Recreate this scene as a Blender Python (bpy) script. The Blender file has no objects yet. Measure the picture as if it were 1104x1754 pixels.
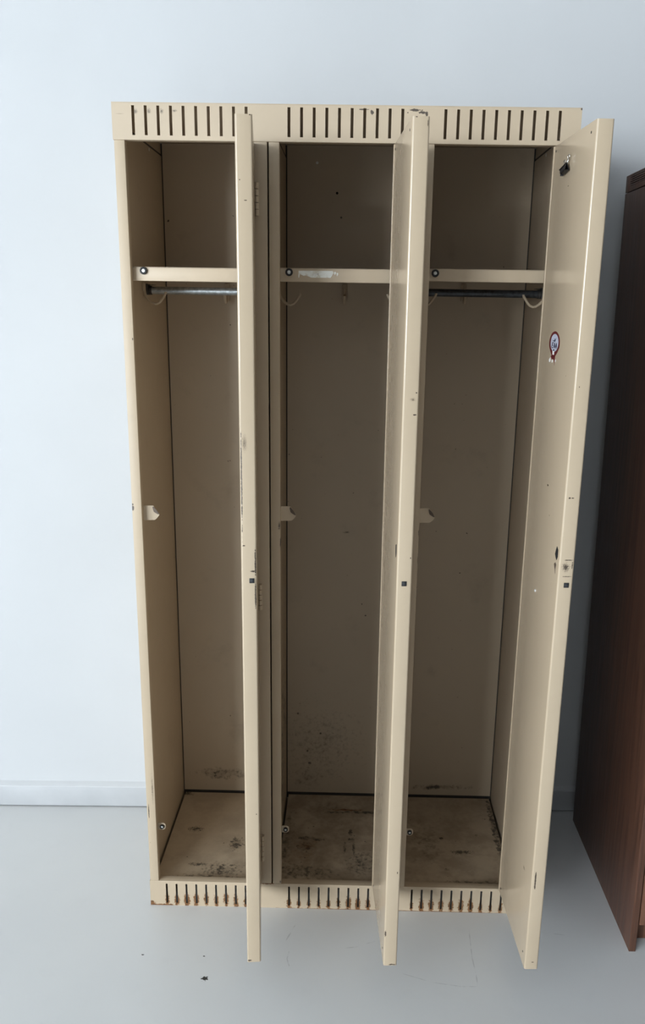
import bpy, bmesh, math, random
from mathutils import Vector, Matrix
random.seed(7)
sc = bpy.context.scene
col = sc.collection

# ------------------------------------------------------------------ camera
CAM = (0.4745, -1.8146, 1.4279)
PITCH, YAW, ROLL, FPX, PPX, PPY = 0.2679, -0.0128, 0.0160, 1479.94, 29.24, 56.90
fw = Vector((math.sin(YAW) * math.cos(PITCH), math.cos(YAW) * math.cos(PITCH), -math.sin(PITCH)))
rt = Vector((math.cos(YAW), -math.sin(YAW), 0)); up = rt.cross(fw)
r2 = math.cos(ROLL) * rt + math.sin(ROLL) * up; u2 = -math.sin(ROLL) * rt + math.cos(ROLL) * up
cd = bpy.data.cameras.new('camera'); cam = bpy.data.objects.new('camera', cd); col.objects.link(cam)
cam.matrix_world = Matrix(((r2.x, u2.x, -fw.x, CAM[0]), (r2.y, u2.y, -fw.y, CAM[1]), (r2.z, u2.z, -fw.z, CAM[2]), (0, 0, 0, 1)))
cd.sensor_fit = 'VERTICAL'; cd.sensor_height = 24.0; cd.lens = 24.0 * FPX / 1754
cd.shift_x = -PPX / 1754; cd.shift_y = PPY / 1754; cd.clip_start = 0.01
sc.camera = cam

# ------------------------------------------------------------------ world, daylight, exposure
world = bpy.data.worlds.new('world'); sc.world = world; world.use_nodes = True
world.node_tree.nodes['Background'].inputs[0].default_value = (0.8, 0.88, 1.0, 1)
world.node_tree.nodes['Background'].inputs[1].default_value = 0.6
def daylight(name, loc, rot, sx, sy, power, color=(0.83, 0.92, 1.0)):
    l = bpy.data.lights.new(name, 'AREA'); l.shape = 'RECTANGLE'; l.size = sx; l.size_y = sy
    l.energy = power; l.color = color
    o = bpy.data.objects.new(name, l); col.objects.link(o); o.location = loc; o.rotation_euler = rot
    return o
# daylight coming through the two wide corner windows left of and behind the camera (a lamp fills each opening)
RX0, RX1, RY0, RZ = -5.6, 4.6, -8.6, 3.2
WY0, WY1, WX0, WX1, WZ0, WZ1 = -8.2, -4.4, -5.3, -2.6, 0.7, 2.95
daylight('window_daylight', (RX0 - 0.05, (WY0 + WY1) / 2, (WZ0 + WZ1) / 2), (0, -math.pi / 2, 0), WZ1 - WZ0, WY1 - WY0, 660)
daylight('window_daylight', ((WX0 + WX1) / 2, RY0 - 0.05, (WZ0 + WZ1) / 2), (math.pi / 2, 0, 0), WX1 - WX0, WZ1 - WZ0, 615)
vs = sc.view_settings
vs.view_transform = 'Standard'; vs.look = 'None'; vs.gamma = 1.0; vs.exposure = 0.0; vs.use_curve_mapping = False

# ------------------------------------------------------------------ mesh helpers
class MB:
    """collects shapes, then becomes ONE mesh object"""
    def __init__(s): s.bm = bmesh.new(); s.mi = 0
    def box(s, x0, x1, y0, y1, z0, z1, bev=0.0, seg=2, mi=None):
        b = bmesh.new()
        bmesh.ops.create_cube(b, size=1.0)
        for v in b.verts:
            v.co = Vector((x0 + (v.co.x + .5) * (x1 - x0), y0 + (v.co.y + .5) * (y1 - y0), z0 + (v.co.z + .5) * (z1 - z0)))
        if bev > 0:
            bmesh.ops.bevel(b, geom=list(b.edges), offset=bev, segments=seg, profile=0.5, affect='EDGES')
        return s.merge(b, mi)
    def merge(s, b, mi=None, smooth=False):
        for f in b.faces:
            f.material_index = s.mi if mi is None else mi; f.smooth = smooth
        m = bpy.data.meshes.new('tmp'); b.to_mesh(m); b.free(); s.bm.from_mesh(m); bpy.data.meshes.remove(m)
        return s
    def prism(s, pts, d, mi=None):
        """closed polygon pts (3-D), extruded by vector d"""
        b = bmesh.new(); d = Vector(d)
        a = [b.verts.new(p) for p in pts]; c = [b.verts.new(Vector(p) + d) for p in pts]
        b.faces.new(a); b.faces.new(list(reversed(c)))
        n = len(a)
        for i in range(n): b.faces.new((a[i], c[i], c[(i + 1) % n], a[(i + 1) % n]))
        bmesh.ops.recalc_face_normals(b, faces=list(b.faces))
        return s.merge(b, mi)
    def tube(s, path, r, n=10, mi=None, rounded=True):
        b = bmesh.new(); P = [Vector(p) for p in path]; rings = []
        T = []
        for i in range(len(P)):
            t = (P[min(i + 1, len(P) - 1)] - P[max(i - 1, 0)]).normalized(); T.append(t)
        ref = Vector((0, 0, 1)) if abs(T[0].z) < .9 else Vector((0, 1, 0))
        for i, p in enumerate(P):
            a = T[i].cross(ref).normalized(); c = T[i].cross(a); ref = -c if False else ref
            if a.length < 1e-6: a = Vector((1, 0, 0))
            rings.append([b.verts.new(p + r * (math.cos(2 * math.pi * k / n) * a + math.sin(2 * math.pi * k / n) * c)) for k in range(n)])
        for i in range(len(P) - 1):
            for k in range(n):
                b.faces.new((rings[i][k], rings[i][(k + 1) % n], rings[i + 1][(k + 1) % n], rings[i + 1][k]))
        b.faces.new(list(reversed(rings[0]))); b.faces.new(rings[-1])
        bmesh.ops.recalc_face_normals(b, faces=list(b.faces))
        return s.merge(b, mi, smooth=True)
    def lathe(s, prof, c, axis='y', n=20, mi=None):
        """profile [(r, h)] turned about an axis through c"""
        b = bmesh.new(); rings = []
        for r, h in prof:
            ring = []
            for k in range(n):
                a = 2 * math.pi * k / n; x, y = r * math.cos(a), r * math.sin(a)
                v = {'y': (x, h, y), 'x': (h, x, y), 'z': (x, y, h)}[axis]
                ring.append(b.verts.new(Vector(c) + Vector(v)))
            rings.append(ring)
        for i in range(len(rings) - 1):
            for k in range(n): b.faces.new((rings[i][k], rings[i][(k + 1) % n], rings[i + 1][(k + 1) % n], rings[i + 1][k]))
        b.faces.new(rings[0]); b.faces.new(rings[-1])
        bmesh.ops.recalc_face_normals(b, faces=list(b.faces))
        return s.merge(b, mi, smooth=True)
    def plate(s, xs, zs, hole, y0, y1, mi=None):
        """sheet in the xz plane, cells where hole(i, j) is true are cut out"""
        b = bmesh.new(); nx, nz = len(xs) - 1, len(zs) - 1
        F = {}; B = {}
        def g(d, i, j, y):
            if (i, j) not in d: d[i, j] = b.verts.new((xs[i], y, zs[j]))
            return d[i, j]
        solid = lambda i, j: 0 <= i < nx and 0 <= j < nz and not hole(i, j)
        for i in range(nx):
            for j in range(nz):
                if not solid(i, j): continue
                b.faces.new((g(F, i, j, y0), g(F, i + 1, j, y0), g(F, i + 1, j + 1, y0), g(F, i, j + 1, y0)))
                b.faces.new((g(B, i, j, y1), g(B, i, j + 1, y1), g(B, i + 1, j + 1, y1), g(B, i + 1, j, y1)))
                for (di, dj, e) in ((-1, 0, ((0, 0), (0, 1))), (1, 0, ((1, 1), (1, 0))), (0, -1, ((1, 0), (0, 0))), (0, 1, ((0, 1), (1, 1)))):
                    if not solid(i + di, j + dj):
                        (p, q_), (r, t) = e
                        b.faces.new((g(F, i + p, j + q_, y0), g(F, i + r, j + t, y0), g(B, i + r, j + t, y1), g(B, i + p, j + q_, y1)))
        bmesh.ops.recalc_face_normals(b, faces=list(b.faces))
        return s.merge(b, mi)
    def build(s, name, mats, parent=None, loc=None, rotz=0.0, sharp=35):
        m = bpy.data.meshes.new(name); s.bm.to_mesh(m); s.bm.free()
        for k in (mats if isinstance(mats, (list, tuple)) else [mats]): m.materials.append(k)
        for p in m.polygons: p.use_smooth = True
        m.set_sharp_from_angle(angle=math.radians(sharp))
        o = bpy.data.objects.new(name, m); col.objects.link(o)
        if parent: o.parent = parent
        if loc: o.location = loc
        o.rotation_euler.z = rotz
        return o
def tag(o, label=None, cat=None, kind=None, group=None):
    if label: o['label'] = label
    if cat: o['category'] = cat
    if kind: o['kind'] = kind
    if group: o['group'] = group
    return o
def empty(name, loc=(0, 0, 0)):
    o = bpy.data.objects.new(name, None); col.objects.link(o); o.location = loc; o.empty_display_size = .1
    return o

# ------------------------------------------------------------------ material helpers
class NT:
    def __init__(s, name):
        s.m = bpy.data.materials.new(name); s.m.use_nodes = True; s.t = s.m.node_tree
        s.b = s.t.nodes['Principled BSDF']; s._p = None
    def put(s, node, key, v):
        if hasattr(v, 'is_output'): s.t.links.new(v, node.inputs[key])
        else: node.inputs[key].default_value = v
    def pos(s):
        if s._p is None: s._p = s.t.nodes.new('ShaderNodeTexCoord').outputs['Object']
        return s._p
    def math(s, op, a, b=None, c=None, clamp=False):
        n = s.t.nodes.new('ShaderNodeMath'); n.operation = op; n.use_clamp = clamp
        for i, v in enumerate((a, b, c)):
            if v is not None: s.put(n, i, v)
        return n.outputs[0]
    def vec(s, op, a, b=None):
        n = s.t.nodes.new('ShaderNodeVectorMath'); n.operation = op
        s.put(n, 0, a)
        if b is not None: s.put(n, 1, b)
        return n.outputs['Value'] if op in ('LENGTH', 'DOT_PRODUCT') else n.outputs[0]
    def noise(s, scale, detail=3, rough=.55, stretch=None, off=None, dist=0.0):
        v = s.pos()
        if off: v = s.vec('ADD', v, off)
        if stretch: v = s.vec('MULTIPLY', v, stretch)
        n = s.t.nodes.new('ShaderNodeTexNoise'); s.put(n, 'Vector', v); s.put(n, 'Scale', scale)
        s.put(n, 'Detail', detail); s.put(n, 'Roughness', rough); s.put(n, 'Distortion', dist)
        return n.outputs['Fac']
    def ramp(s, v, a, b, lo=0.0, hi=1.0, smooth=True):
        n = s.t.nodes.new('ShaderNodeMapRange'); n.interpolation_type = 'SMOOTHSTEP' if smooth else 'LINEAR'
        s.put(n, 0, v); s.put(n, 1, a); s.put(n, 2, b); s.put(n, 3, lo); s.put(n, 4, hi)
        return n.outputs[0]
    def mix(s, f, a, b):
        n = s.t.nodes.new('ShaderNodeMix'); n.data_type = 'RGBA'; s.put(n, 0, f)
        s.put(n, 6, a if hasattr(a, 'is_output') else (*a, 1)); s.put(n, 7, b if hasattr(b, 'is_output') else (*b, 1))
        return n.outputs[2]
    def xyz(s):
        n = s.t.nodes.new('ShaderNodeSeparateXYZ'); s.put(n, 0, s.pos()); return n.outputs
    def spot(s, c, r, amp=1.2, scale=160, soft=.2):
        d = s.vec('LENGTH', s.vec('DIVIDE', s.vec('SUBTRACT', s.pos(), tuple(c)), tuple(r)))
        n = s.noise(scale, 4, .6, off=(c[0] * 3.1, c[2] * 1.7, c[1]))
        v = s.math('ADD', s.math('SUBTRACT', 1.0, d), s.math('MULTIPLY', s.math('SUBTRACT', n, .5), amp * 2))
        return s.ramp(v, 0.0, soft)
    def maxof(s, L):
        o = L[0]
        for v in L[1:]: o = s.math('MAXIMUM', o, v)
        return o
    def bump(s, h, strength=.1, dist=.001):
        n = s.t.nodes.new('ShaderNodeBump'); s.put(n, 'Strength', strength); s.put(n, 'Distance', dist); s.put(n, 'Height', h)
        s.t.links.new(n.outputs[0], s.b.inputs['Normal'])
    def done(s, color, rough=.5, metal=0.0, spec=.5):
        s.put(s.b, 'Base Color', color if hasattr(color, 'is_output') else (*color, 1)); s.put(s.b, 'Roughness', rough)
        s.put(s.b, 'Metallic', metal); s.put(s.b, 'Specular IOR Level', spec)
        return s.m

TAN = (0.475, 0.374, 0.26)
BARE = (0.075, 0.055, 0.04)
RUST = (0.20, 0.085, 0.026)
def paint(name, chips=(), rust=(), dirt=(), base=TAN, rough=.44, speck=.0, slot_rust=None, grime=.25, wash=0.0):
    """old semi-gloss enamel on sheet steel, with chipped spots, rust and dirt of their own shape"""
    t = NT(name)
    var = t.ramp(t.noise(2.3, 4), .3, .7)
    fine = t.noise(38, 3)
    c = t.mix(var, tuple(x * .96 for x in base), tuple(min(1, x * 1.03) for x in base))
    g = t.ramp(t.noise(9, 6, .65, off=(3, 1, 7)), .56, .78)
    c = t.mix(t.math('MULTIPLY', g, grime), c, tuple(x * .62 for x in base))
    if wash:
        c = t.mix(t.math('MULTIPLY', t.ramp(t.noise(13, 8, .7, off=(1, 8, 2)), .36, .64), wash), c, (0.17, 0.115, 0.07))
    if dirt:
        dm = t.maxof([t.spot(*d) for d in dirt]); c = t.mix(t.math('MULTIPLY', dm, t.ramp(t.noise(70, 4, .65, off=(4, 4, 4)), .40, .58, .25, .9)), c, (0.035, 0.027, 0.019))
    ru = None
    if rust: ru = t.maxof([t.spot(*d) for d in rust])
    if slot_rust:
        s0, pitch, zc, rx, rz = slot_rust
        x, y, z = t.xyz()
        px = t.math('FLOORED_MODULO', t.math('SUBTRACT', x, s0 - pitch / 2), .3)
        dx = t.math('SUBTRACT', t.math('FLOORED_MODULO', px, pitch), pitch / 2)
        ok = t.math('LESS_THAN', px, 10 * pitch)
        dz = t.math('SUBTRACT', z, zc)
        d = t.math('SQRT', t.math('ADD', t.math('POWER', t.math('ABSOLUTE', t.math('DIVIDE', dx, rx)), 2.0), t.math('POWER', t.math('ABSOLUTE', t.math('DIVIDE', dz, rz)), 2.0)))
        v = t.math('ADD', t.math('SUBTRACT', 1.0, d), t.math('MULTIPLY', t.math('SUBTRACT', t.noise(210, 4, .65), .5), 2.6))
        v = t.math('ADD', v, t.math('MULTIPLY', t.math('SUBTRACT', t.noise(17, 1), .5), 1.5))
        m = t.math('MULTIPLY', t.ramp(v, 0.0, .3), ok)
        ru = m if ru is None else t.math('MAXIMUM', ru, m)
    if ru is not None:
        rc = t.mix(t.ramp(t.noise(260, 3), .46, .70), RUST, (0.035, 0.02, 0.011))
        c = t.mix(ru, c, rc)
    L = [t.spot(*d) for d in chips]
    if speck > 0:
        L.append(t.ramp(t.noise(95, 2, .5, off=(5, 2, 1)), .80 - speck, .83 - speck))
    if L: c = t.mix(t.maxof(L), c, BARE)
    t.bump(t.math('ADD', t.noise(4.5, 2), t.math('MULTIPLY', t.noise(420, 2), .02)), .12, .004)
    return t.done(c, t.math('ADD', rough, t.math('MULTIPLY', fine, .1)))
def flat(name, color, rough=.5, metal=0.0, spec=.5, var=.12, scale=40):
    t = NT(name)
    c = t.mix(t.ramp(t.noise(scale, 4), .3, .7), tuple(x * (1 - var) for x in color), tuple(min(1, x * (1 + var)) for x in color))
    return t.done(c, rough, metal, spec)

# ------------------------------------------------------------------ the room
SL, YB = 0.024, 0.4305                      # the back wall runs very slightly askew behind the locker
ang = math.atan(SL)
t = NT('white_wall_paint')
t.bump(t.noise(180, 3), .05, .001)
M_WALL = t.done(t.mix(t.ramp(t.noise(1.7, 3), .3, .7), (.53, .533, .535), (.555, .558, .56)), .8, spec=.25)
t = NT('white_baseboard_paint')
M_BASEB = t.done(t.mix(t.ramp(t.noise(6, 4), .35, .7), (.41, .415, .42), (.45, .455, .46)), .4)
M_GAP = flat('baseboard_gap_shade', (.06, .06, .06), .9)  # dark colour standing in for the shade in the gap below the baseboard
t = NT('grey_painted_floor')
p = t.noise(1.3, 4, .6); sm = t.noise(14, 5, .6)
c = t.mix(t.ramp(p, .3, .7), (.67, .675, .67), (.71, .712, .70))
c = t.mix(t.math('MULTIPLY', t.ramp(sm, .55, .75), .14), c, (.60, .605, .60))
def scuff(pts, w=.0016):                 # a faint drag mark along a short path
    L = []
    for (x0, y0), (x1, y1) in zip(pts, pts[1:]):
        dx, dy = x1 - x0, y1 - y0; ln = math.hypot(dx, dy); q = t.vec('SUBTRACT', t.pos(), ((x0 + x1) / 2, (y0 + y1) / 2, 0))
        a_ = t.vec('DOT_PRODUCT', q, (dx / ln / (ln * .6), dy / ln / (ln * .6), 0)); b_ = t.vec('DOT_PRODUCT', q, (-dy / ln / w, dx / ln / w, 0))
        d = t.math('ADD', t.math('POWER', t.math('ABSOLUTE', a_), 4.0), t.math('POWER', t.math('ABSOLUTE', b_), 2.0))
        L.append(t.ramp(d, .2, 1.0, 1, 0))
    return t.maxof(L)
L = [scuff([(.7755, -.066), (.7712, -.153), (.7732, -.2065), (.7724, -.241)]), scuff([(.7724, -.241), (.7365, -.242), (.6736, -.232), (.6106, -.2086)], .0011), scuff([(.36, -.061), (.343, -.111)], .0022),
     scuff([(.352, -.149), (.349, -.172), (.3557, -.194)], .0018), scuff([(.475, -.134), (.51, -.128)], .0014), scuff([(.96, -.066), (1.0, -.071)], .0012), scuff([(.53, -.117), (.55, -.109)], .0012)]
scr = t.math('MULTIPLY', t.maxof(L), t.ramp(t.noise(45, 3), .35, .6))
c = t.mix(t.math('MULTIPLY', scr, .35), c, (.25, .25, .245))
mk = t.maxof([t.spot((.172, -.238, 0), (.008, .006, .02), 1.6, 230), t.spot((.02, -.17, 0), (.003, .002, .02), 1, 300), t.spot((.16, -.17, 0), (.0025, .002, .02), 1, 300), t.spot((-.32, -.17, 0), (.003, .002, .02), 1, 300)])
c = t.mix(mk, c, (.05, .05, .045))
t.bump(t.noise(60, 3), .06, .001)
M_FLOOR = t.done(c, t.ramp(sm, .3, .7, .30, .40), spec=.4)
M_CEIL = flat('white_ceiling_paint', (.5, .5, .5), .8, var=.02)

tag(MB().box(RX0 - .1, RX1 + .1, RY0 - .1, .75, -.1, 0).build('floor', M_FLOOR), 'light grey painted floor under the lockers', kind='structure')
tag(MB().box(RX0 - .1, RX1 + .1, RY0 - .1, .75, RZ, RZ + .1).build('ceiling', M_CEIL), 'white ceiling above the frame', kind='structure')
L_ = RX1 - RX0 + .2
tag(MB().box(RX0 - .1, RX0 - .1 + L_, .012, .11, 0, RZ).build('wall_back', M_WALL, loc=(0, YB, 0), rotz=ang), 'white painted wall behind the lockers', kind='structure')
m = MB()
m.prism([(RX0, 0, .0034), (RX0, 0, .0655), (RX0, .0025, .0695), (RX0, .009, .0745), (RX0, .0118, .0765), (RX0, .0118, .0034)], (L_ - .1, 0, 0))
m.box(RX0, RX1, .004, .0115, 0, .0034, mi=1)  # strip painted dark as the shaded gap under the board
m.prism([(RX0, -.0006, .0650), (RX0, -.0004, .0672), (RX0, .0025, .0702), (RX0, .009, .0750), (RX0, .0119, .0775), (RX0, .0119, .0650)], (L_ - .1, 0, 0), 2)
tag(m.build('baseboard_back', [M_BASEB, M_GAP, M_WALL], loc=(0, YB, 0), rotz=ang), 'low white baseboard along the back wall', kind='structure')
M_GREYW = flat('grey_wall_paint', (.13, .13, .13), .7, var=.03, scale=3)
m = MB()
for (y0, y1, z0, z1) in ((RY0, WY0, 0, RZ), (WY1, .32, 0, RZ), (WY0, WY1, 0, WZ0), (WY0, WY1, WZ1, RZ)):
    m.box(RX0 - .1, RX0, y0, y1, z0, z1)
tag(m.build('wall_left', M_WALL), 'white wall with a wide window, outside the frame on the left', kind='structure')
tag(MB().box(RX1, RX1 + .1, RY0, .45, 0, RZ).build('wall_right', M_GREYW), 'grey wall right of the wooden cabinet', kind='structure')
m = MB()
for (x0, x1, z0, z1) in ((RX0 - .1, WX0, 0, RZ), (WX1, RX1 + .1, 0, RZ), (WX0, WX1, 0, WZ0), (WX0, WX1, WZ1, RZ)):
    m.box(x0, x1, RY0 - .1, RY0, z0, z1)
tag(m.build('wall_front', M_GREYW), 'grey wall with a window behind the camera', kind='structure')
m = MB(); WM = [WY0 + (WY1 - WY0) * k / 3 for k in range(4)]
for (y0, y1, z0, z1) in [(y - .025, y + .025, WZ0, WZ1) for y in WM] + [(WY0, WY1, WZ0 - .025, WZ0 + .025), (WY0, WY1, WZ1 - .025, WZ1 + .025)]:
    m.box(RX0 - .04, RX0 + .01, y0, y1, z0, z1, .003)
tag(m.build('window_1', M_BASEB), 'white framed window in the left wall', kind='structure')
m = MB(); WM = [WX0 + (WX1 - WX0) * k / 2 for k in range(3)]
for (x0, x1, z0, z1) in [(x - .025, x + .025, WZ0, WZ1) for x in WM] + [(WX0, WX1, WZ0 - .025, WZ0 + .025), (WX0, WX1, WZ1 - .025, WZ1 + .025)]:
    m.box(x0, x1, RY0 - .04, RY0 + .01, z0, z1, .003)
tag(m.build('window_2', M_BASEB), 'white framed window behind the camera', kind='structure')

# ------------------------------------------------------------------ the locker
W, H, D, HB, HDR = 0.9, 1.8025, 0.4229, 0.0692, 1.7365
S0, PITCHX = 0.0411, (0.3 - 2 * 0.0411) / 9
locker = tag(empty('locker'), 'beige metal locker with three open doors against the white wall', 'locker')

def slot_xs():
    xs = [0.0]
    for g in range(3):
        for k in range(10):
            c = g * .3 + S0 + k * PITCHX; xs += [c - SW / 2, c + SW / 2]
    return xs + [W]
# header with 30 vent slots
SW = .0056
M_HEAD = paint('beige_enamel_header', chips=[((.5845, 0, 1.7945), (.011, .01, .0025), .9, 210), ((.5960, 0, 1.7905), (.008, .01, .0022), 1.1, 300), ((.6045, 0, 1.788), (.0028, .01, .0045), .8, 260), ((.5685, 0, 1.790), (.0014, .01, .0012), .3, 200),
    ((.5004, 0, 1.7895), (.0030, .01, .0045), .9, 280), ((.484, 0, 1.7945), (.010, .01, .0014), 1.0, 420), ((.046, 0, 1.786), (.006, .01, .006), .9, 620, 1.2), ((.072, 0, 1.787), (.005, .01, .006), .9, 620, 1.2), ((.0965, 0, 1.787), (.005, .01, .006), .9, 620, 1.2),
    ((.1215, 0, 1.788), (.007, .01, .003), .9, 620, 1.2), ((.017, 0, 1.7815), (.012, .01, .0006), .5, 120, 1.2), ((.899, 0, 1.8), (.0022, .01, .0022), .6, 200)], grime=.12)
m = MB()
xs = slot_xs()
m.plate(xs, [HDR, 1.7442, 1.7967, H - .001], lambda i, j: j == 1 and i % 2 == 1, -.0012, 0)
m.box(0, W, -.0012, D + .006, H - .0012, H)                       # top sheet
m.box(0, .0012, 0, D + .006, HDR, H); m.box(W - .0012, W, 0, D + .006, HDR, H)
m.box(0, W, -.0012, .018, HDR - .0008, HDR + .0006, .0005)        # folded lower lip
header = tag(m.build('header', M_HEAD, locker), 'beige top panel with three rows of vent slots')
# slotted base with rusty slot ends
SW = .0046
M_PLINTH = paint('beige_enamel_base', slot_rust=(S0, PITCHX, .015, .0062, .020), rust=[((.0, 0, .004), (.014, .01, .010), 1.0, 160), ((.03, 0, .001), (.03, .01, .003), 1.2, 130), ((.29, 0, HB), (.016, .02, .003), 1.2, 150), ((.6, 0, .0), (.3, .01, .0016), 1.0, 60)], grime=.3, speck=.06)
m = MB()
xs = slot_xs()
m.plate(xs, [0.0, .0075, .0615, HB - .001], lambda i, j: j == 1 and i % 2 == 1, 0, .0012)
m.box(0, W, 0, .02, HB - .0016, HB, .0006)
m.box(0, .0012, 0.0012, D + .004, 0, HB); m.box(W - .0012, W, .0012, D + .004, 0, HB); m.box(0, W, D + .003, D + .0042, 0, .045)
base = tag(m.build('base_panel', M_PLINTH, locker), 'beige base panel with rusty vent slots')

M_POST = [paint('beige_enamel_post_%d' % k, chips=ch, speck=.055, grime=.2) for k, ch in enumerate((
    [((.0035, 0, 1.003), (.003, .01, .006), .5, 150), ((.0035, 0, 1.012), (.002, .01, .0025), .4, 150), ((.02, 0, 1.36), (.0012, .01, .003), .5, 150), ((.006, 0, .26), (.0012, .01, .02), .8, 420), ((.017, 0, .32), (.003, .01, .05), 1.0, 560, 1.5)],
    [((.320, 0, .970), (.0035, .02, .012), .9, 480, 1.0), ((.3225, 0, .933), (.0012, .02, .010), .9, 420), ((.320, 0, .075), (.003, .01, .006), .9, 480, 1.0)],
    [((.6225, 0, .96), (.0014, .02, .008), .8, 420), ((.6225, 0, .90), (.001, .02, .014), .8, 420)]))]
M_IN = paint('beige_enamel_inside', speck=.03, grime=.3)
M_BACKP = [paint('beige_enamel_back_%d' % k, dirt=d, speck=.045, grime=.35) for k, d in enumerate((
    [((.12, .42, .12), (.09, .02, .02), 1.3, 60, .9)],
    [((.40, .42, .22), (.14, .02, .14), 1.6, 120, 2.5), ((.36, .42, .12), (.06, .02, .05), 1.6, 90, 2.0), ((.37, .42, .16), (.005, .02, .004), .6, 200), ((.437, .42, 1.64), (.0028, .02, .0028), .2, 50), ((.46, .42, .85), (.010, .02, .004), 1.5, 90, .8)],
    [((.75, .42, .09), (.1, .02, .01), 1.3, 60, .9)]))]
M_SIDE = [M_IN, paint('beige_enamel_side_scuffed', dirt=[((.3, .2, .3), (.02, .2, .25), 2.0, 50, .9)], speck=.05, grime=.5), M_IN]
FD = (
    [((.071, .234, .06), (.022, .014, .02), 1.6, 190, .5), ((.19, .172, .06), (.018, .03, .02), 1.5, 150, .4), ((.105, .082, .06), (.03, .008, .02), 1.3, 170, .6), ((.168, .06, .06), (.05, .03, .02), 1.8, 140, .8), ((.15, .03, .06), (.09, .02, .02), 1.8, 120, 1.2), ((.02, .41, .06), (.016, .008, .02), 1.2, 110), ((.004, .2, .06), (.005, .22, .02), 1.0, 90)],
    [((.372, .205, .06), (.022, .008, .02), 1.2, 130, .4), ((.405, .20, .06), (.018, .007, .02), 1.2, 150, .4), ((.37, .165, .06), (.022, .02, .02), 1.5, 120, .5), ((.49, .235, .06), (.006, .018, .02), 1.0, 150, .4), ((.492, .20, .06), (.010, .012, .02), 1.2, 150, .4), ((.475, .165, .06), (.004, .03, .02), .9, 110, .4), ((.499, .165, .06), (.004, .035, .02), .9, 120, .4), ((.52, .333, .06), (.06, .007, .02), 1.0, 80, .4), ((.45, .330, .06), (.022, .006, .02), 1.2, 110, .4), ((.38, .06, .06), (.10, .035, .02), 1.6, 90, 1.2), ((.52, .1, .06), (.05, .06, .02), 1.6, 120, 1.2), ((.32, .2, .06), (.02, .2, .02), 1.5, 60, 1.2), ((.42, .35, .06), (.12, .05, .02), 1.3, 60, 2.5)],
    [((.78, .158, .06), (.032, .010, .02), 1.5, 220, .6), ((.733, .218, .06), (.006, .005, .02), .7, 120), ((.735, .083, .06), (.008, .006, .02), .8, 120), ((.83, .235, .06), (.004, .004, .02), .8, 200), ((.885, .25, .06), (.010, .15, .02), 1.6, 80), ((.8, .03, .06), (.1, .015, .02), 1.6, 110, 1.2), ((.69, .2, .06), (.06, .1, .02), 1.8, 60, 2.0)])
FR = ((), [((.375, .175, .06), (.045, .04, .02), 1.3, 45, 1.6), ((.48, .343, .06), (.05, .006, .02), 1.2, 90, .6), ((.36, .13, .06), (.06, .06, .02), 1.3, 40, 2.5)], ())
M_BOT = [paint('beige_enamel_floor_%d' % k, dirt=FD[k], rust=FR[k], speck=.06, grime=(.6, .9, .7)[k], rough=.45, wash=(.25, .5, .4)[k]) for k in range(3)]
M_LIP = paint('beige_enamel_shelf', speck=.03, grime=.2)
M_HOOK = paint('beige_enamel_hook', grime=.1)
M_RUB = flat('black_rubber', (.012, .012, .012), .55)
M_STEEL = flat('grey_steel_screw', (.58, .57, .54), .5, .45)
M_ZINC = flat('galvanised_tube', (.42, .44, .44), .42, .85, var=.25, scale=120)
M_BLACKTUBE = flat('dark_oxidised_tube', (.045, .048, .052), .38, .35, var=.4, scale=90)
M_BLACK = flat('hole_shade_black', (.004, .004, .004), .9)  # flat black put on as the shade inside small holes
M_GAPSHADE = flat('gap_shade_dark', (.05, .042, .035), .7)  # dark colour standing in for shade in panel gaps and seams
M_PLUG = flat('dark_grey_plug', (.022, .023, .026), .5)
M_TAPEW = flat('pale_screw_and_lit_hole', (.72, .71, .66), .5)
M_TAPE = flat('pale_tape', (.62, .58, .46), .5)

def post(x0, k, w=.0208):
    m = MB()
    m.box(x0, x0 + w, 0, .018, HB, HDR - .0008, .0013, 2)
    return m.build('post', M_POST[k], locker)
def side(x, k):
    m = MB()
    m.box(x - .0006, x + .0006, .0175, D + .005, .004, 1.7725)
    xo = x - .0009 if (round(x * 10) % 3 == 0 and x % .3 < .15) or x < .1 else x + .0009
    m.box(xo - .0004, xo + .0004, .0175, D + .005, 1.7762, H - .0015)
    m.box(x - .0003, x + .0003, .02, D + .004, 1.772, 1.777, mi=1)  # dark strip painted as the shade inside the seam
    return m.build('side_panel', [M_SIDE[k], M_GAPSHADE], locker)
for i in range(3):
    x = .3 * i
    post(x + .0015, i); post(x + .3 - .0268, i, .0253)
    side(x + .0021, i); side(x + .3 - .0021, i)
    MB().box(x + .0058, x + .2942, D, D + .001, .0658, H - .0016).build('back_panel', M_BACKP[i], locker)
    m = MB(); m.box(x + .0095, x + .2905, .0195, D - .005, .0588, .0600); m.build('bottom_plate', M_BOT[i], locker)
MB().box(.0012, W - .0012, D + .0045, D + .0055, 0, H - .0015).build('rear_sheet', M_GAPSHADE, locker)  # coloured dark so the gaps in front of it read as shaded void

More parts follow.
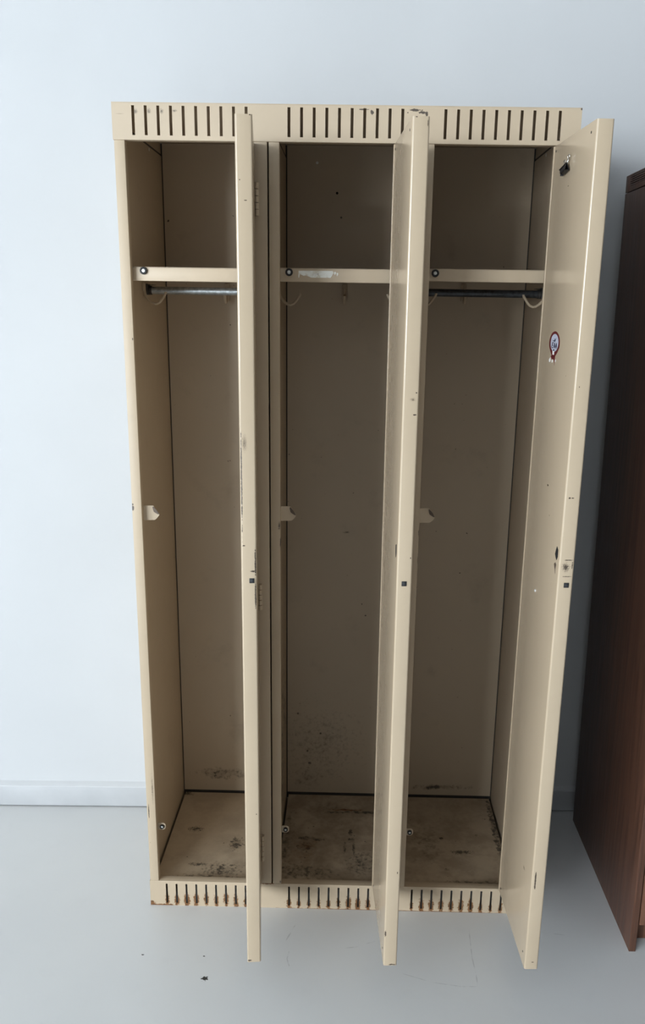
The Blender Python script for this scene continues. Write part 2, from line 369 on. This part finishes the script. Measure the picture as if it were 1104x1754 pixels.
# shelves with rubber door bumpers
def bumper(parent, c, name='bumper', k=1.0):
    m = MB()
    m.lathe([(.0076 * k, 0), (.0076 * k, -.0035), (.0068 * k, -.0052), (.0050 * k, -.0056), (.0041 * k, -.0046), (.0040 * k, -.002)], c, 'y', 20, 0)
    m.lathe([(.0039 * k, -.0015), (.0039 * k, -.0030), (.0034 * k, -.0040), (.0014 * k, -.0042)], c, 'y', 14, 1)
    return tag(m.build(name, [M_RUB, M_STEEL], parent), 'black rubber bumper with a steel screw')
SHZ = ((1.4752, 1.5024), (1.4778, 1.5048), (1.4830, 1.5076))
for i in range(3):
    x = .3 * i; z0, z1 = SHZ[i]
    m = MB()
    m.box(x + .0032, x + .2968, .019, .0206, z0, z1, .0007)
    m.box(x + .0032, x + .2968, .019, D - .002, z1 - .0012, z1)
    m.box(x + .0032, x + .2968, .019, .034, z0, z0 + .0014, .0006)
    sh = m.build('shelf', M_LIP, locker)
    bumper(sh, (x + (.0445, .040, .0355)[i], .019, z1 - (.0075, .0085, .0090)[i]))
    if i == 1:
        t = NT('worn_paper_label')
        cc = t.mix(t.ramp(t.noise(130, 4), .45, .7), (.74, .74, .69), (.60, .56, .46))
        mk = t.math('MULTIPLY', t.ramp(t.noise(420, 3, .6), .56, .62), t.spot((.394, .018, 1.4925), (.009, .01, .006), .6, 100, .6))
        cc = t.mix(t.math('MULTIPLY', mk, .8), cc, (.10, .10, .13))
        lab = [(.3585, 1.4862), (.3592, 1.4995), (.4290, 1.5000), (.4300, 1.4960), (.4265, 1.4900), (.4240, 1.4866), (.3850, 1.4864), (.3790, 1.4888), (.3740, 1.4905), (.3690, 1.4898), (.3660, 1.4915), (.3615, 1.4930), (.3605, 1.4864)]
        m = MB(); m.prism([(a, .0186, b) for a, b in lab], (0, .0004, 0))
        m.prism([(a, .0187, b) for a, b in ((.4315, 1.4985), (.4345, 1.4982), (.4350, 1.4950), (.4325, 1.4920), (.4310, 1.4950))], (0, .0003, 0))
        m.prism([(a, .0187, b) for a, b in ((.4365, 1.4965), (.4395, 1.4960), (.4390, 1.4925), (.4370, 1.4895), (.4360, 1.4930))], (0, .0003, 0))
        tag(m.build('paper_label', t.done(cc, .7), sh), 'torn white paper label with faded writing')

# coat hooks
JH = ((.0065, 1.474), (.0066, 1.462), (.0076, 1.452), (.0115, 1.443), (.0175, 1.4365), (.0245, 1.432), (.0315, 1.4305), (.0385, 1.4335), (.0440, 1.4395), (.0490, 1.447), (.0535, 1.4535))
def side_hook(i, right):
    dz = (0, .0025, .006)[i]; sx = -1 if right else 1; x0 = .3 * i + (.3 if right else 0)
    m = MB()
    m.tube([(x0 + sx * a, .18, b + dz) for a, b in JH], .0029, 10)
    m.lathe([(.0008, -.0008), (.0024, .0), (.0029, .0012), (.0027, .003)], (x0 + sx * .0535, .18, 1.4535 + dz), 'z', 10)
    m.box(min(x0 + sx * .0028, x0 + sx * .0062), max(x0 + sx * .0028, x0 + sx * .0062), .173, .187, 1.458 + dz, 1.4745 + dz + .001, .0008)
    m.build('coat_hook', M_HOOK, locker)
def back_hook(i):
    x = (.1566, .4485, .743)[i]; z1 = SHZ[i][0]
    m = MB()
    m.box(x - .0062, x + .0062, D - .010, D - .0005, z1 - .034, z1 + .006, .0012)
    y0 = D - .012
    m.tube([(x, y0, z1 - .004), (x, y0 - .001, z1 - .018), (x, y0 - .005, z1 - .030), (x, y0 - .013, z1 - .0375), (x, y0 - .023, z1 - .038), (x, y0 - .031, z1 - .031), (x, y0 - .036, z1 - .020)], .0038, 10)
    m.build('coat_hook', M_HOOK, locker)
for i in range(3):
    side_hook(i, False); side_hook(i, True); back_hook(i)

# hanging rails in the outer two bays
def rail(i, mat, z, label):
    x = .3 * i; m = MB()
    m.tube([(x + .012, .22, z), (x + .288, .22, z)], .0084, 20, 0)
    r = tag(m.build('hanging_rail', mat, locker), label)
    for s in (0, 1):
        xx = x + (.0030 if s == 0 else .2920)
        k = MB()
        k.box(xx, xx + .005, .206, .234, z - .010, z + .014, .0008)
        k.box(xx + (.0 if s == 0 else -.013), xx + (.018 if s == 0 else .005), .206, .234, z + .0110, z + .0122, .0004)
        k.lathe([(.0092, 0), (.0100, .001), (.0100, .007), (.0092, .008)], (xx + (.004 if s == 0 else -.008), .22, z), 'x', 18)
        k.build('rail_bracket', M_BRK, r)
M_BRK = flat('dark_bracket_steel', (.06, .055, .05), .5, .4)
rail(0, M_ZINC, 1.4600, 'galvanised steel hanging rail')
rail(2, M_BLACKTUBE, 1.4645, 'dark steel hanging rail')

# latch strike tabs and bottom bumpers
M_TABC = flat('chipped_steel', (.10, .07, .05), .6)
for i in range(3):
    x = .3 * i; z = (.9895, .9935, .9950)[i]; xo = x + (.0, -.0005, .0015)[i]
    m = MB()
    P = [(.0200, -.0165), (.0200, .0160), (.0415, .0163), (.0440, .0150), (.0480, .0085), (.0515, .0040), (.0555, -.0022), (.0550, -.0055), (.0500, -.0120), (.0455, -.0160)]
    m.prism([(xo + a, .0185 + .0025 * (a > .04), z + b) for a, b in P], (0, .0016, 0))
    m.prism([(xo + .0205, .0165, z - .016), (xo + .0205, .0165, z + .016), (xo + .026, .0175, z + .016), (xo + .026, .0175, z - .016)], (0, .002, 0))
    tb = m.build('strike_tab', M_LIP, locker)
    m = MB(); m.prism([(xo + a, .0185, z + b) for a, b in ((.0415, .0135), (.0435, .0140), (.0485, .0085), (.0515, .0045), (.0553, -.0025), (.0530, -.0030), (.0480, .0000), (.0440, .0030), (.0425, .0080))], (0, .0012, 0))
    tag(m.build('chipped_edge', M_TABC, tb), 'bare dark chipped corner')
    # bottom bumper on its small tab
    z = .2085; xo = x + (.0005, 0, 0)[i]
    m = MB(); m.prism([(xo + .021, .020, z - .0085), (xo + .021, .020, z + .0085), (xo + .034, .020, z + .0095), (xo + .0390, .020, z + .006), (xo + .0400, .020, z - .002), (xo + .0375, .020, z - .0075), (xo + .033, .020, z - .0095)], (0, .0015, 0))
    tb = m.build('bumper_tab', M_LIP, locker)
    bumper(tb, (xo + .0315, .020, z), k=.72)
MB().prism([(.0032, .05, 1.415), (.0032, .03, 1.410), (.0032, .026, 1.398), (.0032, .034, 1.390), (.0032, .052, 1.394)], (.0006, 0, 0)).build('tape_scrap', M_TAPE, locker)

MB().lathe([(.0032, 0), (.0032, -.0008)], (.3777, D, 1.7625), 'y', 12).build('screw', M_TAPEW, locker)  # pale disc painted as light showing through a small hole, not a screw
MB().lathe([(.0030, 0), (.0030, -.0004)], (.4263, D, 1.6953), 'y', 12).build('bolt_hole_dot', M_BLACK, locker)  # black disc painted as the shade inside a bolt hole
for (x, z) in ((.3354, .316), (.4, .255), (.363, .199)): MB().lathe([(.0030, 0), (.0026, -.001)], (x, D, z), 'y', 12).build('rivet', M_TABC, locker)
for (x, s) in ((.0029, 1), (.8971, -1)): MB().lathe([(.0036, 0), (.0036, .0006 * s)], (x, .297, 1.7665), 'x', 12).build('screw', M_TAPEW, locker)

# ------------------------------------------------------------------ doors
DT, DW, DZ0, DZ1 = .0290, .2635, .0705, 1.7325
DOORS = ((.2736, 5.75), (.5733, 3.95), (.8806, 2.6))
def dchips(k):
    F = DW
    if k == 0:
        return [((F, -.0028, .965), (.006, .0014, .03), 1.0, 420), ((F, -.0030, .90), (.006, .0014, .03), .9, 420), ((F, -.007, .948), (.006, .0045, .0018), .9, 380), ((F, -.0262, 1.12), (.006, .0012, .10), 1.0, 200), ((F, -.020, 1.19), (.006, .006, .02), .9, 620, 1.5),
                ((F, -.0235, .998), (.005, .0024, .0014), .6, 360), ((F, -.022, 1.632), (.005, .001, .0011), .3, 200), ((F, -.013, 1.6), (.005, .003, .0008), .6, 300), ((F, -.004, 1.7315), (.006, .0015, .001), .6, 300), ((F, -.006, .43), (.005, .001, .0016), .3, 200), ((F, -.024, .075), (.006, .004, .002), .9, 300)]
    if k == 1:
        return [((F, -.003, 1.722), (.006, .0008, .005), .7, 360), ((F, -.006, .30), (.004, .0010, .003), .4, 260), ((F, -.011, 1.273), (.005, .006, .004), 1.0, 620, 1.4), ((F, -.0065, 1.246), (.005, .0035, .0014), .8, 420), ((F, -.0050, 1.285), (.005, .0016, .0014), .7, 420), ((F, -.022, 1.7315), (.006, .002, .0008), .7, 300), ((F, -.0265, .15), (.004, .002, .008), .9, 360), ((F, -.01, .073), (.006, .008, .0016), 1.1, 320), ((F, -.004, .98), (.005, .001, .002), .3, 260)]
    return [((F, -.016, .968), (.006, .008, .010), 1.15, 480, .8), ((F, -.012, .982), (.005, .009, .0010), .9, 420), ((F, -.012, .950), (.005, .009, .0008), .9, 420), ((F, -.004, .972), (.006, .001, .008), .9, 360), ((F, -.0215, .29), (.006, .0017, .024), .7, 160), ((F, -.02, 1.10), (.006, .002, .0018), .7, 360), ((F, -.014, 1.10), (.006, .003, .001), .7, 360), ((F, -.012, .088), (.006, .003, .0010), .7, 300), ((F, -.02, 1.3), (.006, .0008, .0014), .3, 260), ((.20, -DT, .275), (.010, .005, .006), 1.0, 420, 1.4), ((.145, -DT, 1.10), (.005, .005, .002), .6, 360), ((.12, -DT, 1.648), (.008, .004, .0016), .9, 260, 1.4)]
M_DOOR = [paint('beige_enamel_door_%d' % k, chips=dchips(k), speck=.02, grime=.06, rough=.13) for k in range(3)]
DLAB = ('beige door of the left bay seen edge on', 'beige door of the middle bay with lighter inner face', 'beige door of the right bay with sticker and clip')
doors = []
for k, (hx, a) in enumerate(DOORS):
    m = MB()
    b = bmesh.new(); bmesh.ops.create_cube(b, size=1.0)
    for v in b.verts: v.co = Vector(((v.co.x + .5) * DW, (v.co.y - .5) * DT, DZ0 + (v.co.z + .5) * (DZ1 - DZ0)))
    E = [e for e in b.edges if abs(e.verts[0].co.z - e.verts[1].co.z) > .5 and e.verts[0].co.x > .1]
    bmesh.ops.bevel(b, geom=E, offset=.0036, segments=4, profile=.5, affect='EDGES')
    E = [e for e in b.edges if abs(e.verts[0].co.z - e.verts[1].co.z) > .5 and e.verts[0].co.x < .1]
    bmesh.ops.bevel(b, geom=E, offset=.0015, segments=2, profile=.5, affect='EDGES')
    m.merge(b)
    d = tag(m.build('door', M_DOOR[k], locker, loc=(hx, -.001, 0), rotz=-math.pi / 2 + math.radians(a)), DLAB[k])
    doors.append(d)
    # folded seam along the hinge side of the inner face, a little wavy
    m = MB(); n = 26
    for s in range(n):
        za, zb = DZ0 + (DZ1 - DZ0) * s / n, DZ0 + (DZ1 - DZ0) * (s + 1) / n
        w0 = .0062 + .0008 * math.sin(s * 1.7 + k); w1 = .0062 + .0008 * math.sin((s + 1) * 1.7 + k)
        m.prism([(.0006, -DT, za), (w0, -DT, za), (w1, -DT, zb), (.0006, -DT, zb)], (0, -.0016, 0))
    m.build('folded_seam', M_DOOR[k], d)
    # small square plug on the free edge
    yy = (-.0095, -.0145, -.0120)[k]; zz = (.9296, .9297, .9331)[k]
    m = MB(); m.box(DW - .001, DW + .0012, yy - .0048, yy + .0048, zz - .0048, zz + .0048, .0006)
    m.box(DW + .0008, DW + .0020, yy - .0026, yy + .0026, zz - .0022, zz + .0030, .0004, mi=1)
    tag(m.build('lock_plug', [M_RUB, M_PLUG], d), 'small black square plug')
    # black dots painted for the shade inside corner holes of the inner face
    for (u, z) in ((.236, 1.7165), (.017, 1.7225), (.2425, .098), (.017, .085)):
        MB().lathe([(.0022, 0), (.0022, -.0004)], (u, -DT, z), 'y', 12).build('corner_hole_dot', M_BLACK, d)
# door 3: black patch for the dark inside the torn slot by the latch, screw, sticker
d3, d2 = doors[2], doors[1]
def patch(name, pts, mat, d, th=.0005, lab=None):
    m = MB(); m.prism([(u, -DT, z) for u, z in pts], (0, -th, 0)); o = m.build(name, mat, d)
    return tag(o, lab) if lab else o
patch('torn_hole_patch', [(.243, 1.003), (.251, .998), (.252, .985), (.246, .977), (.240, .980), (.234, .986), (.238, .996)], M_BLACK, d3, lab='black patch for the dark inside a torn hole near the latch')
patch('torn_hole_patch', [(.232, .966), (.240, .971), (.246, .968), (.243, .958), (.244, .950), (.239, .958)], M_TABC, d3)
patch('torn_hole_patch', [(.236, .998), (.246, 1.002), (.249, .985), (.244, .976), (.238, .982)], M_BLACK, d2, lab='black patch for the dark inside a torn hole near the latch')
MB().lathe([(.0032, 0), (.0030, -.0012), (.0016, -.0018)], (.114, -DT, .873), 'y', 14).build('screw', M_STEEL, d3)

# hinges (five knuckles and a leaf) on the hinge posts
for k, (hx, a) in enumerate(DOORS):
    for (z0, z1) in ((1.6005, 1.663), (.778, .838), (.135, .205)):
        m = MB(); n = 5; st = (z1 - z0) / n
        for s in range(n):
            m.lathe([(.0022, .0), (.0036, .0004), (.0036, st - .0016), (.0022, st - .0010)], (.3 * k + .2778, -.0036, z0 + s * st), 'z', 12)
        m.box(.3 * k + .2785, .3 * k + .2825, -.0012, .0, z0, z1, .0003)
        m.build('hinge', M_LIP, locker)

# sticker: dark red badge, pale disc, aeroplane and script letters
M_RED = flat('dark_red_print', (.10, .010, .010), .6); M_PALE = flat('pale_blue_print', (.42, .43, .50), .45); M_INK = flat('navy_print', (.025, .02, .05), .4); M_WHT = flat('white_print', (.75, .72, .68), .4)
m = MB(); CU, CZ, RU, RZ_ = .1120, 1.3690, .0375, .0225
def ell(cu, cz, ru, rz, n=40): return [(cu + ru * math.cos(2 * math.pi * i / n), cz + rz * math.sin(2 * math.pi * i / n)) for i in range(n)]
def lay(pts, lv, mi): m.prism([(u, -DT - .00004 * lv * 4, z) for u, z in pts], (0, -.00016, 0), mi)
body = []
for i in range(48):
    an = math.pi / 2 + 2 * math.pi * i / 48
    u, z = CU + RU * math.cos(an), CZ + RZ_ * math.sin(an)
    if math.sin(an) < -.35: u = CU + (u - CU) * (1 + (math.sin(an) + .35) * .55); z -= (-.35 - math.sin(an)) * .006
    body.append((u, z))
lay(body, 0, 0)
lay([(CU - .020, 1.3455), (CU + .012, 1.3455), (CU + .011, 1.3285), (CU + .006, 1.3370), (CU - .003, 1.3400), (CU - .012, 1.3385)], 0, 0)
lay(ell(CU + .001, CZ + .0012, RU * .72, RZ_ * .73), 1, 1)
# aeroplane: swept wing and body
lay([(CU - .013, CZ + .0058), (CU - .006, CZ + .0050), (CU + .005, CZ + .0072), (CU + .013, CZ + .0110), (CU + .009, CZ + .0075), (CU + .006, CZ + .0052), (CU + .010, CZ + .0046), (CU + .002, CZ + .0040), (CU - .008, CZ + .0036)], 2, 2)
lay([(CU + .001, CZ + .0095), (CU + .004, CZ + .0092), (CU + .003, CZ + .0030), (CU - .001, CZ + .0032)], 2, 2)
def stroke(a, b, w=.0012):
    (u0, z0), (u1, z1) = a, b; L = math.hypot(u1 - u0, z1 - z0) or 1; nu, nz = -(z1 - z0) / L * w * 1.5, (u1 - u0) / L * w
    lay([(u0 - nu, z0 - nz), (u1 - nu, z1 - nz), (u1 + nu, z1 + nz), (u0 + nu, z0 + nz)], 2, 2)
b0, b1 = CZ - .0085, CZ + .0010
stroke((CU - .0165, b0), (CU - .0125, b1)); stroke((CU - .0125, b1), (CU - .0040, b1), .0008); stroke((CU - .0145, CZ - .0036), (CU - .0075, CZ - .0036), .0008); stroke((CU - .0165, b0), (CU - .0075, b0), .0008)
for s in (0, .0125):
    stroke((CU - .0045 + s, b0), (CU + .0035 + s, b1)); stroke((CU + .0035 + s, b1), (CU + .0050 + s, b0)); stroke((CU - .0005 + s, CZ - .0050), (CU + .0045 + s, CZ - .0050), .0007)
lay([(CU - .006, CZ - .0140), (CU + .005, CZ - .0140), (CU + .003, CZ - .0115), (CU - .0005, CZ - .0105), (CU - .004, CZ - .0115)], 3, 2)
lay([(CU - .0065, CZ - .0212), (CU + .0045, CZ - .0212), (CU + .0050, CZ - .0142), (CU - .0070, CZ - .0142)], 3, 3)
stroke((CU - .006, CZ - .0170), (CU + .004, CZ - .0168), .0005)
# scraps of torn backing under the badge
lay([(CU - .030, 1.3375), (CU - .020, 1.3420), (CU - .017, 1.3360), (CU - .022, 1.3325), (CU - .029, 1.3335)], 1, 3)
lay([(CU - .010, 1.3370), (CU - .002, 1.3385), (CU - .001, 1.3340), (CU - .008, 1.3325)], 1, 3)
lay([(CU + .015, 1.3400), (CU + .020, 1.3395), (CU + .019, 1.3350), (CU + .014, 1.3360)], 1, 3)
tag(m.build('sticker', [M_RED, M_PALE, M_INK, M_WHT], d3), 'dark red oval sticker with pale centre and lettering')

# ------------------------------------------------------------------ binder clip hanging on the right door
ca = math.radians(DOORS[2][1]); hx = DOORS[2][0]
def dpt(u, y, z):                       # door-local point -> world
    th = -math.pi / 2 + ca
    return Vector((hx + u * math.cos(th) - y * math.sin(th), -.001 + u * math.sin(th) + y * math.cos(th), z))
clip = tag(empty('binder_clip', dpt(.105, -DT - .002, 1.6705)), 'small black binder clip hanging on the right locker door', 'binder clip')
clip.rotation_euler.z = -math.pi / 2 + ca
M_CLIP = flat('black_clip_enamel', (.005, .005, .006), .5); M_WIRE = flat('bright_wire', (.62, .62, .60), .25, 1.0)
m = MB()                                # folded spring body: wedge that is wide at the spine and closes to the jaws
T = .0006
Y = lambda y: -y
B = [(-.026, .0100), (.017, .0160), (.022, .0040), (-.006, .0)]
def cq(yj, ys):                         # jaw edge (upper) at depth yj, spine (lower) at depth ys
    return [(B[0][0], -yj, B[0][1]), (B[1][0], -yj, B[1][1]), (B[2][0], -ys, B[2][1]), (B[3][0], -ys, B[3][1])]
q1 = cq(.0030, .0005); q2 = cq(.0042, .0085)
m.prism(q1, (0, -T, 0)); m.prism(q2, (0, -T, 0))
m.prism([q1[3], q1[2], q2[2], q2[3]], (.0005, 0, -T))
m.tube([(B[0][0], -.0035, B[0][1]), (B[1][0], -.0035, B[1][1])], .0009, 8); m.tube([(B[0][0], -.0055, B[0][1]), (B[1][0], -.0055, B[1][1])], .0009, 8)
m.box(-.012, -.006, -.0075, -.002, -.0026, -.0003, .0005)
m.build('spring_body', M_CLIP, clip)
def loop(c, w, h, y0, y1, lean):
    P = []
    for i in range(17):
        a = math.radians(-60 + 300 * i / 16)
        P.append((c[0] + w * math.cos(a) + lean * (c[1] + h * math.sin(a)), y0 + (y1 - y0) * (i / 16), c[1] + h * math.sin(a)))
    return P
m = MB(); m.tube([(.002, -.0040, .013)] + loop((.0035, .0190), .0055, .0034, -.005, -.005, .05) + [(.008, -.0040, .0140)], .00075, 8); m.build('wire_handle', M_WIRE, clip)
m = MB(); m.tube([(.010, -.0030, .014), (.0125, -.002, .021)] + loop((.0145, .0265), .0060, .0036, -.0015, -.0015, .05) + [(.0175, -.002, .021), (.015, -.0030, .0150)], .00075, 8); m.build('wire_handle', M_WIRE, clip)

# ------------------------------------------------------------------ brown wooden cabinet on the right
def wood(name, base, dark, off):
    t = NT(name)
    g = t.noise(9, 6, .62, stretch=(9, 9, .35), off=off, dist=.6); f = t.noise(70, 5, .6, stretch=(6, 6, .12), off=off)
    v = t.math('ADD', t.math('MULTIPLY', g, .65), t.math('MULTIPLY', f, .35))
    c = t.mix(t.ramp(v, .32, .68), dark, base)
    t.bump(f, .08, .001)
    return t.done(c, t.ramp(f, .3, .7, .36, .48), spec=.4)
M_WOOD = wood('walnut_panel', (.125, .055, .032), (.050, .022, .0135), (1, 2, 3))
M_WOOD2 = wood('walnut_front', (.18, .082, .048), (.09, .040, .023), (5, 2, 8))
CX, CYB, CYF, CZ1, CZT = 0.0, .4116, -.1212, 1.703, 1.7405
cab = tag(empty('wooden_cabinet', (1.1375, 0, 0)), 'dark brown wood cabinet with grooved top edge right of the locker', 'cabinet')
cab.rotation_euler.y = math.radians(-.75)
MB().box(0, .0155, CYF, CYB, 0, CZ1 - .002, .0008).build('side_panel', M_WOOD, cab)
MB().box(.7845, .80, CYF, CYB, 0, CZ1 - .002, .0008).build('side_panel', M_WOOD, cab)
MB().box(.0155, .7845, CYB - .008, CYB - .002, .05, CZ1 - .002).build('back_panel', M_WOOD, cab)
m = MB()                                # top board with five grooves run along its edges
zs = [CZ1]; NG = 5
g0, g1 = CZ1 + .0115, CZT - .003
m.box(.007, .80, CYF - .012, CYB, CZ1, CZT - .0005)
m.box(0, .0075, CYB - .03, CYB, CZ1, CZT, .0006); m.box(0, .0075, CYF - .012, CYB - .03, CZ1, g0)
for i in range(NG + 1):
    a = g0 + (g1 - g0) * i / NG + .0008; e = g0 + (g1 - g0) * (i + 1) / NG - .0008
    if i < NG: m.box(0, .0075, CYF - .012, CYB - .03, a, e, .0004)
m.box(0, .80, CYF - .015, CYF - .011, CZ1, CZT, .0006)
m.box(0, .0075, CYF - .012, CYB - .03, g1, CZT)
m.build('top_board', M_WOOD, cab)
for x0, x1 in ((.0185, .3985), (.4015, .7815)):
    m = MB(); m.box(x0, x1, CYF + .003, CYF + .021, .0695, CZ1 - .006, .0012); dr = m.build('door', M_WOOD2, cab)
    kx = .35 if x0 < .3 else .45
    MB().lathe([(.004, 0), (.004, -.012), (.011, -.016), (.012, -.022), (.007, -.025)], (kx, CYF + .003, .95), 'y', 18).build('knob', M_STEEL, dr)
MB().box(.0155, .7845, CYF + .045, CYF + .060, 0, .066, .0008).build('kick_board', M_WOOD2, cab)
MB().box(.0155, .7845, CYF + .012, CYB - .008, .066, .069).build('bottom_board', M_WOOD, cab)
